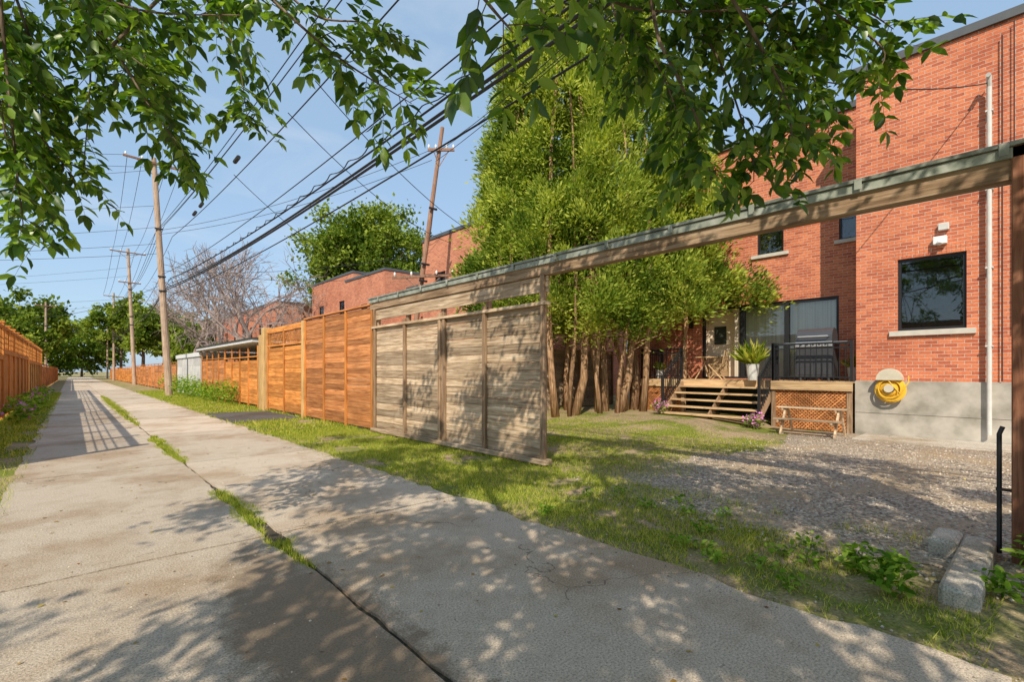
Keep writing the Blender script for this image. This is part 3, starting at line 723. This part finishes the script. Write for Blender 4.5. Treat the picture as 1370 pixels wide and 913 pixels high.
def cedar(x,y,h,r,zb,nt):
    e=empty('cedar_tree',(x,y,0)); b=B(); gz=float(gh(x,y))
    for i in range(nt):
        t=6.28*i/nt+random.random(); bx,by=x+.35*math.cos(t),y+.35*math.sin(t); k=random.uniform(.5,1.05); sx,sy=x+k*math.cos(t),y+k*math.sin(t)
        rr=random.uniform(.05,.115)
        b.tube([(bx,by,gz-.1),((bx*2+sx)/3+random.uniform(-.12,.12),(by*2+sy)/3+random.uniform(-.1,.1),1.3),((bx+sx*2)/3+random.uniform(-.12,.12),(by+sy*2)/3,2.5),(sx,sy,3.6),(sx*.8+x*.2,sy*.8+y*.2,h*.55),(x,y,h*.85)],[rr*1.45,rr*1.05,rr,rr*.85,rr*.5,.03],9)
        for q in range(10):
            zz=random.uniform(2.0,5.5); tt=random.random()*6.28; L=random.uniform(.4,.9)
            b.tube([(sx,sy,zz),(sx+.6*L*math.cos(tt),sy+.6*L*math.sin(tt),zz+random.uniform(-.2,.2)),(sx+1.2*L*math.cos(tt),sy+1.2*L*math.sin(tt),zz+random.uniform(0,.6))],[.02,.013,.005],4)
    b.build('trunks',['cedbark'],e,smooth=True)
    cs=[];nc=int(235*h/14); ph=random.random()*6
    for i in range(nc):
        f=random.random()**1.15; z=zb+f*(h-zb); ra=r*(1-f)**.75*(1.0 if f>.12 else .8+1.6*f)
        t=random.random()*6.28; q=random.uniform(.4,1.2)*ra*(1+.35*math.sin(t*3+z*1.3+ph))
        s=random.uniform(.22,.5)*(1-.35*f); cs.append(((x+q*math.cos(t),y+q*math.sin(t),z-.7*random.random()*(f<.15)),(s,s,s*random.uniform(.8,1.7)),q/(ra+.01)))
    Ps=[];Rs=[];Ds=[]
    for c,s,qq in cs:
        n=int(215*(.5+1.*random.random())*(s[0]/.36)); q=rng.normal(0,1,(n,3))*np.array(s)*.55; q[:,:2]*=np.clip(1-.45*q[:,2:3]/s[2],.2,1.6)
        rad=np.linalg.norm(q/np.array(s),axis=1)
        P=np.array(c)+q; Ps.append(P)
        out=P-np.array([x,y,c[2]]); out[:,2]=0; out/=np.linalg.norm(out,axis=1,keepdims=True)+.01
        dv=q/np.array(s); Ds.append(out*.7+dv*.5+rng.normal(0,.35,(n,3))+[0,0,.55]); Rs.append(np.clip(random.random()*.6+.3*rng.random(n)+.12*rad,0,1))  # leaf colour darkens toward each clump's core, painting in its inner shade
    P=np.concatenate(Ps);D=np.concatenate(Ds);R=np.concatenate(Rs);n=len(P)
    s=.135*(.5+1.0*rng.random(n)); leaves('foliage',P,D,rdir(n),s,s*.38,['leafC'],0,e,R)
cedar(11.3,10.1,15.5,2.0,3.5,5); cedar(12.5,9.3,15.5,2.1,3.4,5); cedar(10.5,11.2,12.5,1.6,3.5,4); cedar(13.7,9.0,14,2.2,3.5,3); cedar(12.5,11.1,16.5,2.2,3.8,4); cedar(11.2,12.3,12,1.6,3.4,3); cedar(14.4,8.0,10.5,1.9,3.8,1)

# near ash tree overhanging the alley
A=empty('ash_tree',(-3.4,-4.2,0)); b=B()
b.tube([(-3.4,-4.2,-.1),(-3.3,-4.1,2),(-3.1,-3.8,4),(-2.7,-3.4,6),(-2.4,-3.0,8.5)],[.28,.22,.18,.13,.06],12)
br=[
[(-.38,5.07,4.5),(-.18,4.89,3.64),(-.15,4.85,2.42)],[(.02,4.7,4.45),(.1,4.6,3.75),(.06,4.67,2.9)],
[(.25,5.17,4.8),(.48,4.96,3.94),(.7,4.76,3.27)],[(-.32,4.34,3.7),(-.26,4.28,2.87),(-.22,4.25,2.4)],
[(.7,4.76,4.8),(.98,4.5,4.2),(1.07,4.42,3.6)],[(1.02,3.8,4.4),(1.3,3.55,4.07),(1.55,3.3,4.0),(1.65,3.2,3.85)],
[(.85,3.3,3.9),(1.21,2.95,3.45),(1.55,2.63,3.15)],[(.2,4.14,3.65),(.38,3.97,3.25),(.52,3.84,3.0)],
[(-.1,4.15,3.98),(.3,3.8,3.75),(.77,3.35,3.7)],[(-.58,4.98,3.5),(-.28,4.7,3.26),(0,4.47,2.85)],
[(-.2,4.6,4.2),(.15,4.5,3.9),(.5,4.3,3.6)],[(.0,5.3,4.6),(.3,5.1,4.2),(.6,5.0,3.9)],
[(-.5,5.4,4.9),(-.3,5.3,4.3),(-.2,5.2,3.7)],[(-.4,4.9,4.0),(-.3,4.7,3.6),(-.05,4.6,3.3)],[(.1,4.9,4.6),(.35,4.7,4.2),(.45,4.6,3.7)],[(-.45,4.6,3.9),(-.35,4.5,3.3),(-.3,4.45,2.9)],
[(.98,1.41,2.98),(1.07,1.32,2.8),(1.14,1.25,2.68)],[(1.3,1.4,3.15),(1.36,1.36,2.98),(1.38,1.32,2.88)],
[(2.4,2.1,4.24),(2.75,1.82,3.75),(2.93,1.66,3.3),(3.0,1.6,2.85)],[(2.75,1.82,4.24),(3.12,1.49,3.65),(3.3,1.32,3.0),(3.33,1.3,2.75)],
[(3.12,1.49,4.24),(3.48,1.16,3.75),(3.66,1.0,3.3),(3.69,.96,3.0)],[(3.3,1.32,4.24),(3.73,.93,3.85),(3.95,.72,3.6),(3.88,.8,3.4)],
[(3.48,1.16,4.15),(3.84,.83,3.9),(4.0,.68,3.75)],[(2.9,2.24,4.6),(3.02,2.13,4.0),(3.1,2.05,3.6)],
[(3.3,1.86,4.5),(3.55,1.64,4.1),(3.95,1.27,3.65),(4.05,1.18,3.35)],[(2.5,1.5,3.4),(2.68,1.36,2.95),(2.73,1.3,2.6)],
[(2.89,1.16,3.5),(3.05,1.02,3.1),(3.08,.99,2.85)],[(2.35,1.93,3.93),(2.58,1.71,3.74),(3.1,1.24,3.74),(3.43,.93,3.8)],
[(2.9,1.7,4.2),(3.2,1.4,3.9),(3.6,1.1,3.7)],[(3.0,1.5,4.0),(3.2,1.3,3.6),(3.4,1.1,3.4)],
]
limbs=[[(-3.1,-3.8,4.0),(-2.4,-1.0,5.4),(-1.2,2.0,5.6),(-.3,5.0,5.0)],[(-2.9,-3.6,5.2),(-1.2,-1.2,6.2),(.8,.8,6.0),(2.6,1.9,4.9)],[(-3.0,-3.7,4.6),(-1.8,0,5.8),(0,2.6,5.6),(1.0,3.9,4.7)],[(-2.9,-3.6,5.4),(-.6,-3,6.3),(1.8,-2.2,6.4),(4.2,-1.2,6.2)]]
def bez(pts,n):
    pts=[Vector(p) for p in pts]; out=[]
    m=len(pts)-1
    for i in range(n+1):
        t=m*i/n; k=min(int(t),m-1); f=t-k
        p0=pts[max(k-1,0)];p1=pts[k];p2=pts[k+1];p3=pts[min(k+2,m)]
        out.append(.5*((2*p1)+(p2-p0)*f+(2*p0-5*p1+4*p2-p3)*f*f+(3*p1-p0-3*p2+p3)*f**3))
    return out
LP=[]
for l in limbs:
    q=bez(l,14); LP+=q; b.tube(q,[.08-.065*i/14 for i in range(15)],8)
lp=[];ld=[];ln=[];ll=[]
def spray(p,d,L):
    d=d.normalized(); n=5; pts=[p+d*(L*i/n)+Vector((0,0,-.25*L*(i/n)**2)) for i in range(n+1)]
    b.tube(pts,[.0028-.0004*i for i in range(n+1)],3,cap=False)
    side=d.cross(Vector((0,0,1))); 
    if side.length<.1: side=Vector((1,0,0))
    side.normalize(); tw=Vector([random.gauss(0,.35) for _ in range(3)])
    for i in range(1,n+1):
        for s in (1,-1):
            if random.random()<.08: continue
            dd=(d*.55+side*s*.8+Vector((0,0,-.35))+Vector([random.gauss(0,.22) for _ in range(3)])+tw*.4)
            lp.append(pts[i]);ld.append(dd);ln.append(Vector((0,0,1))+Vector([random.gauss(0,.4) for _ in range(3)])); ll.append(random.uniform(.07,.12))
    lp.append(pts[-1]);ld.append(d+Vector((0,0,-.4)));ln.append(Vector((0,0,1))+tw);ll.append(.12)
for pts in br:
    st=Vector(pts[0]); near=min(LP,key=lambda q:(q-st).length)
    q=bez(pts,16); conn=bez([near,(near+st)/2+Vector((0,0,.1)),st],6)
    b.tube(conn[:-1]+q,[.014-.012*i/(len(conn)+16) for i in range(len(conn)-1+17)],5)
    L=sum((a-c).length for a,c in zip(q[:-1],q[1:])); big=(pts[0][0]<1.5 and pts[0][1]<1.5)
    ns=int(L/(.045 if not big else .065))
    for i in range(ns):
        t=random.random()*16; k=min(int(t),15); p=q[k].lerp(q[k+1],t-k); ax=(q[k+1]-q[k]).normalized()
        d=Vector([random.gauss(0,1) for _ in range(3)]); d=(d-ax*d.dot(ax)).normalized(); d=d+ax*.6+Vector((0,0,-.15))
        spray(p,d,random.uniform(.16,.34))
def inview(P):
    D=.672*P[:,0]+.74*P[:,1]
    return (D>-.3)&((P[:,2]-1.5)<.80*D+.35)
cs=[]
def crowncl(n,cen,rad,s0,s1):
    for i in range(n):
        d=rdir(1)[0]; rr=random.random()**.4
        c=np.array(cen)+d*rr*np.array(rad); s=random.uniform(s0,s1)
        if inview(np.array([c]))[0]: continue
        cs.append((c,(s,s,s*.6)))
        if i%4==0:
            st=Vector(c); near=min(LP,key=lambda q:(q-st).length)
            b.tube([near,(near+st)/2+Vector((0,0,.2)),st],[.018,.011,.005],4)
crowncl(225,(-.2,-1.0,5.6),(5.4,5.8,1.5),.26,.44)
crowncl(85,(-.4,-1.6,4.4),(4.2,3.2,.8),.22,.36)
crowncl(34,(.3,4.2,6.2),(2.6,3.2,.8),.22,.36)
b.build('trunk_and_branches',['bark'],A,smooth=True)
crown('upper_foliage',cs,0,150,.115,.52,'leafN',A,0,.3,inview)
P=np.array([tuple(v) for v in lp]);D=np.array([tuple(v) for v in ld]);N=np.array([tuple(v) for v in ln]);L=np.array(ll)
leaves('drooping_foliage',P,D,N,L,L*.5,['leafN'],1,A)

# ---------------------------------------------------------------- poles & wires
def pole(x,y,h,lean=(0,0),r=.16,arms=((.96,2.6),),name='utility_pole',mat='pole',armdir=(1,.15,0)):
    b=B(); tx,ty=x+lean[0],y+lean[1]
    b.tube([(x,y,-.2),(x+lean[0]*.5,y+lean[1]*.5,h*.5),(tx,ty,h)],[r,r*.85,r*.65],12,0)
    ad=Vector(armdir).normalized()
    for f,L in arms:
        c=Vector((x+lean[0]*f,y+lean[1]*f,h*f)); c2=c+Vector((0,-.16,0))
        b.bar(c2-ad*L/2,c2+ad*L/2,.11,.09,1)
        for q in (-.46,-.2,.2,.46):
            p=c2+ad*L*q; b.tube([p+Vector((0,0,.05)),p+Vector((0,0,.12)),p+Vector((0,0,.2)),p+Vector((0,0,.24))],[.02,.05,.045,.02],8,2)
        b.bar(c2+ad*L*.3,c+Vector((0,0,-.7)),.03,.02,1); b.bar(c2-ad*L*.3,c+Vector((0,0,-.7)),.03,.02,1)
    for zf in (.44,.5,.7): 
        p=Vector((x+lean[0]*zf,y-.15+lean[1]*zf,h*zf)); b.box(p.x-.2,p.x+.2,p.y-.05,p.y+.03,p.z,p.z+.08,3)
    b.build(name,[mat,'pole2','white','wire'],smooth=False)
pole(4.4,35.8,14.3,(-.75,.2),.2,((.975,3.0),))
pole(5.2,68,15,(-.6,0),.2,((.97,3.2),(.75,2)))
pole(5,100,14,(0,0),.18,((.96,2.6),)); pole(-2.6,92,11,(0,0),.16,((.95,2.2),)); pole(5.4,128,12,(0,0),.16,((.95,2.2),))
pole(4.4,-20,14.3,(0,0),.2,((.975,3.0),))
pole(11.2,19.6,12.6,(1.3,-1.1),.13,((.915,1.2),(.46,2.8)),mat='pole2',armdir=(1,-.6,.1))
w=B()
def wire(p,q,sag,r=.011,n=24):
    p=Vector(p);q=Vector(q); w.tube([p.lerp(q,i/n)-Vector((0,0,sag*4*(i/n)*(1-i/n))) for i in range(n+1)],r,5)
for dx,z,r,s in ((-.15,6.35,.026,1.0),(0,6.55,.027,1.1),(.12,6.8,.015,1.2),(.2,7.15,.02,1.1),(-.25,7.3,.012,1.2),(.3,6.2,.016,.9),
                 (-.5,9.9,.013,1.0),(-.3,10.1,.013,1.1),(-.1,10.3,.013,1.0),(.3,9.7,.017,1.1)):
    wire((4.25+dx,35.7,z),(4.4+dx,-20,z+random.uniform(-.2,.3)),s,r,40)
    wire((4.25+dx,35.8,z),(5.1+dx,68,z+.3),.6,max(r*.8,.014)); wire((5.1+dx,68,z+.3),(5+dx,100,z+.2),.6,.018)
pts=[];P0=Vector((4.3,35.7,7.0));P1=Vector((4.5,-20,7.1))
for i in range(400):
    f=i/399; q=P0.lerp(P1,f)-Vector((0,0,1.1*4*f*(1-f))); pts.append(q+Vector((.035*math.cos(i*.9),0,.035*math.sin(i*.9))))
w.tube(pts,.012,4)
for a in (-1.3,-.6,.6,1.3):
    wire((3.7+a,35.9,14.1),(4.6+a,68,14.7),.7,.014); wire((4.6+a,68,14.7),(5+a,100,13.6),.6,.018)
    if abs(a)>1: wire((3.7+a,35.9,14.1),(-14,38+a,12.5),.7,.012)
for q in (((3.7,36,13.6),(-30,60,10)),((3.9,36,10.2),(-20,48,7.5)),((3.9,36,9.2),(-22,50,7)),((3.9,36,8.6),(-22,56,8)),((4.7,68,12),(-30,90,9)),((4.7,68,9.5),(-26,88,8)),
          ((3.9,36,10),(12.2,18.5,11.6)),((4,36,9.8),(12,18.6,11.0)),((4,36,8),(14,30,7.5)),((4,36,7.6),(14.1,22,7.8)),((4.4,12,8.6),(14,17,7.4)),((4.4,14,8.6),(14,20,7.9)),
          ((12.3,18.5,11.6),(14,22,8.2)),((12.3,18.5,11.6),(4.6,-2,7.2)),((12.2,18.6,11.4),(4.8,-4,7.5)),((12.2,18.6,11.0),(4.8,-8,8.5)),((11.7,19.2,6),(14.1,16.5,7)),
          ((4.3,4,6.0),(13.9,.8,7.4)),((4.2,35.8,8.4),(15,40,7)),((5,68,8),(14,60,7.5)),((4.4,35.8,7),(-1.7,44,5)),((5,68,9),(-24,100,7.5)),
          ((4.4,20,8.7),(14.1,29,7.5)),((3.9,36,11.5),(-40,70,9)),((4.9,68,13),(-40,120,11))):
    wire(q[0],q[1],.5,.012)
for yy in (24,25.5,18): w.tube([(4.1,yy,8.6),(4.1,yy+.5,8.6)],.07,8)
w.build('power_lines',['wire'])

# ---------------------------------------------------------------- sky, sun, camera
el=math.radians(42); hd=Vector((.8,.6))
wd=bpy.data.worlds.new('World'); scene.world=wd; wd.use_nodes=True; nt=wd.node_tree; nt.nodes.clear()
o=nt.nodes.new('ShaderNodeOutputWorld'); bg=nt.nodes.new('ShaderNodeBackground'); sk=nt.nodes.new('ShaderNodeTexSky')
sk.sky_type='NISHITA'; sk.sun_disc=False; sk.sun_elevation=el; sk.sun_rotation=math.radians(233); sk.air_density=1.0; sk.dust_density=1.0; sk.ozone_density=1.2
tc=nt.nodes.new('ShaderNodeTexCoord'); mp=nt.nodes.new('ShaderNodeMapping'); mp.inputs['Scale'].default_value=(1,1,3.2); nt.links.new(tc.outputs['Generated'],mp.inputs[0])
f=nz(nt,mp.outputs[0],2.2,7,.6,.6); f=mth(nt,'MULTIPLY',mth(nt,'SUBTRACT',f,.5,clamp=True),3.0,clamp=True)
c=mixc(nt,.6,sk.outputs[0],(3.3,4.8,6.6))
c=mixc(nt,mth(nt,'MULTIPLY',f,.4),c,(6.2,6.4,6.7))
nt.links.new(c,bg.inputs[0]); bg.inputs[1].default_value=.145; nt.links.new(bg.outputs[0],o.inputs[0])
sd=bpy.data.lights.new('sun','SUN'); sd.energy=5; sd.angle=math.radians(.45); sd.color=(1,.91,.76)
so=bpy.data.objects.new('sun',sd); scene.collection.objects.link(so)
dirv=Vector((hd.x*math.cos(el),hd.y*math.cos(el),-math.sin(el))); so.rotation_euler=dirv.to_track_quat('-Z','Y').to_euler(); so.location=(-20,-15,25)
cd=bpy.data.cameras.new('camera'); cam=bpy.data.objects.new('camera',cd); scene.collection.objects.link(cam)
cam.location=(0,0,1.5); cam.rotation_euler=(math.pi/2,0,-math.radians(42.2)); cd.sensor_width=36; cd.lens=17.08; cd.shift_y=.0296; cd.clip_end=3000; cd.clip_start=.05
scene.camera=cam
scene.view_settings.view_transform='Standard'; scene.view_settings.look='None'; scene.view_settings.exposure=0
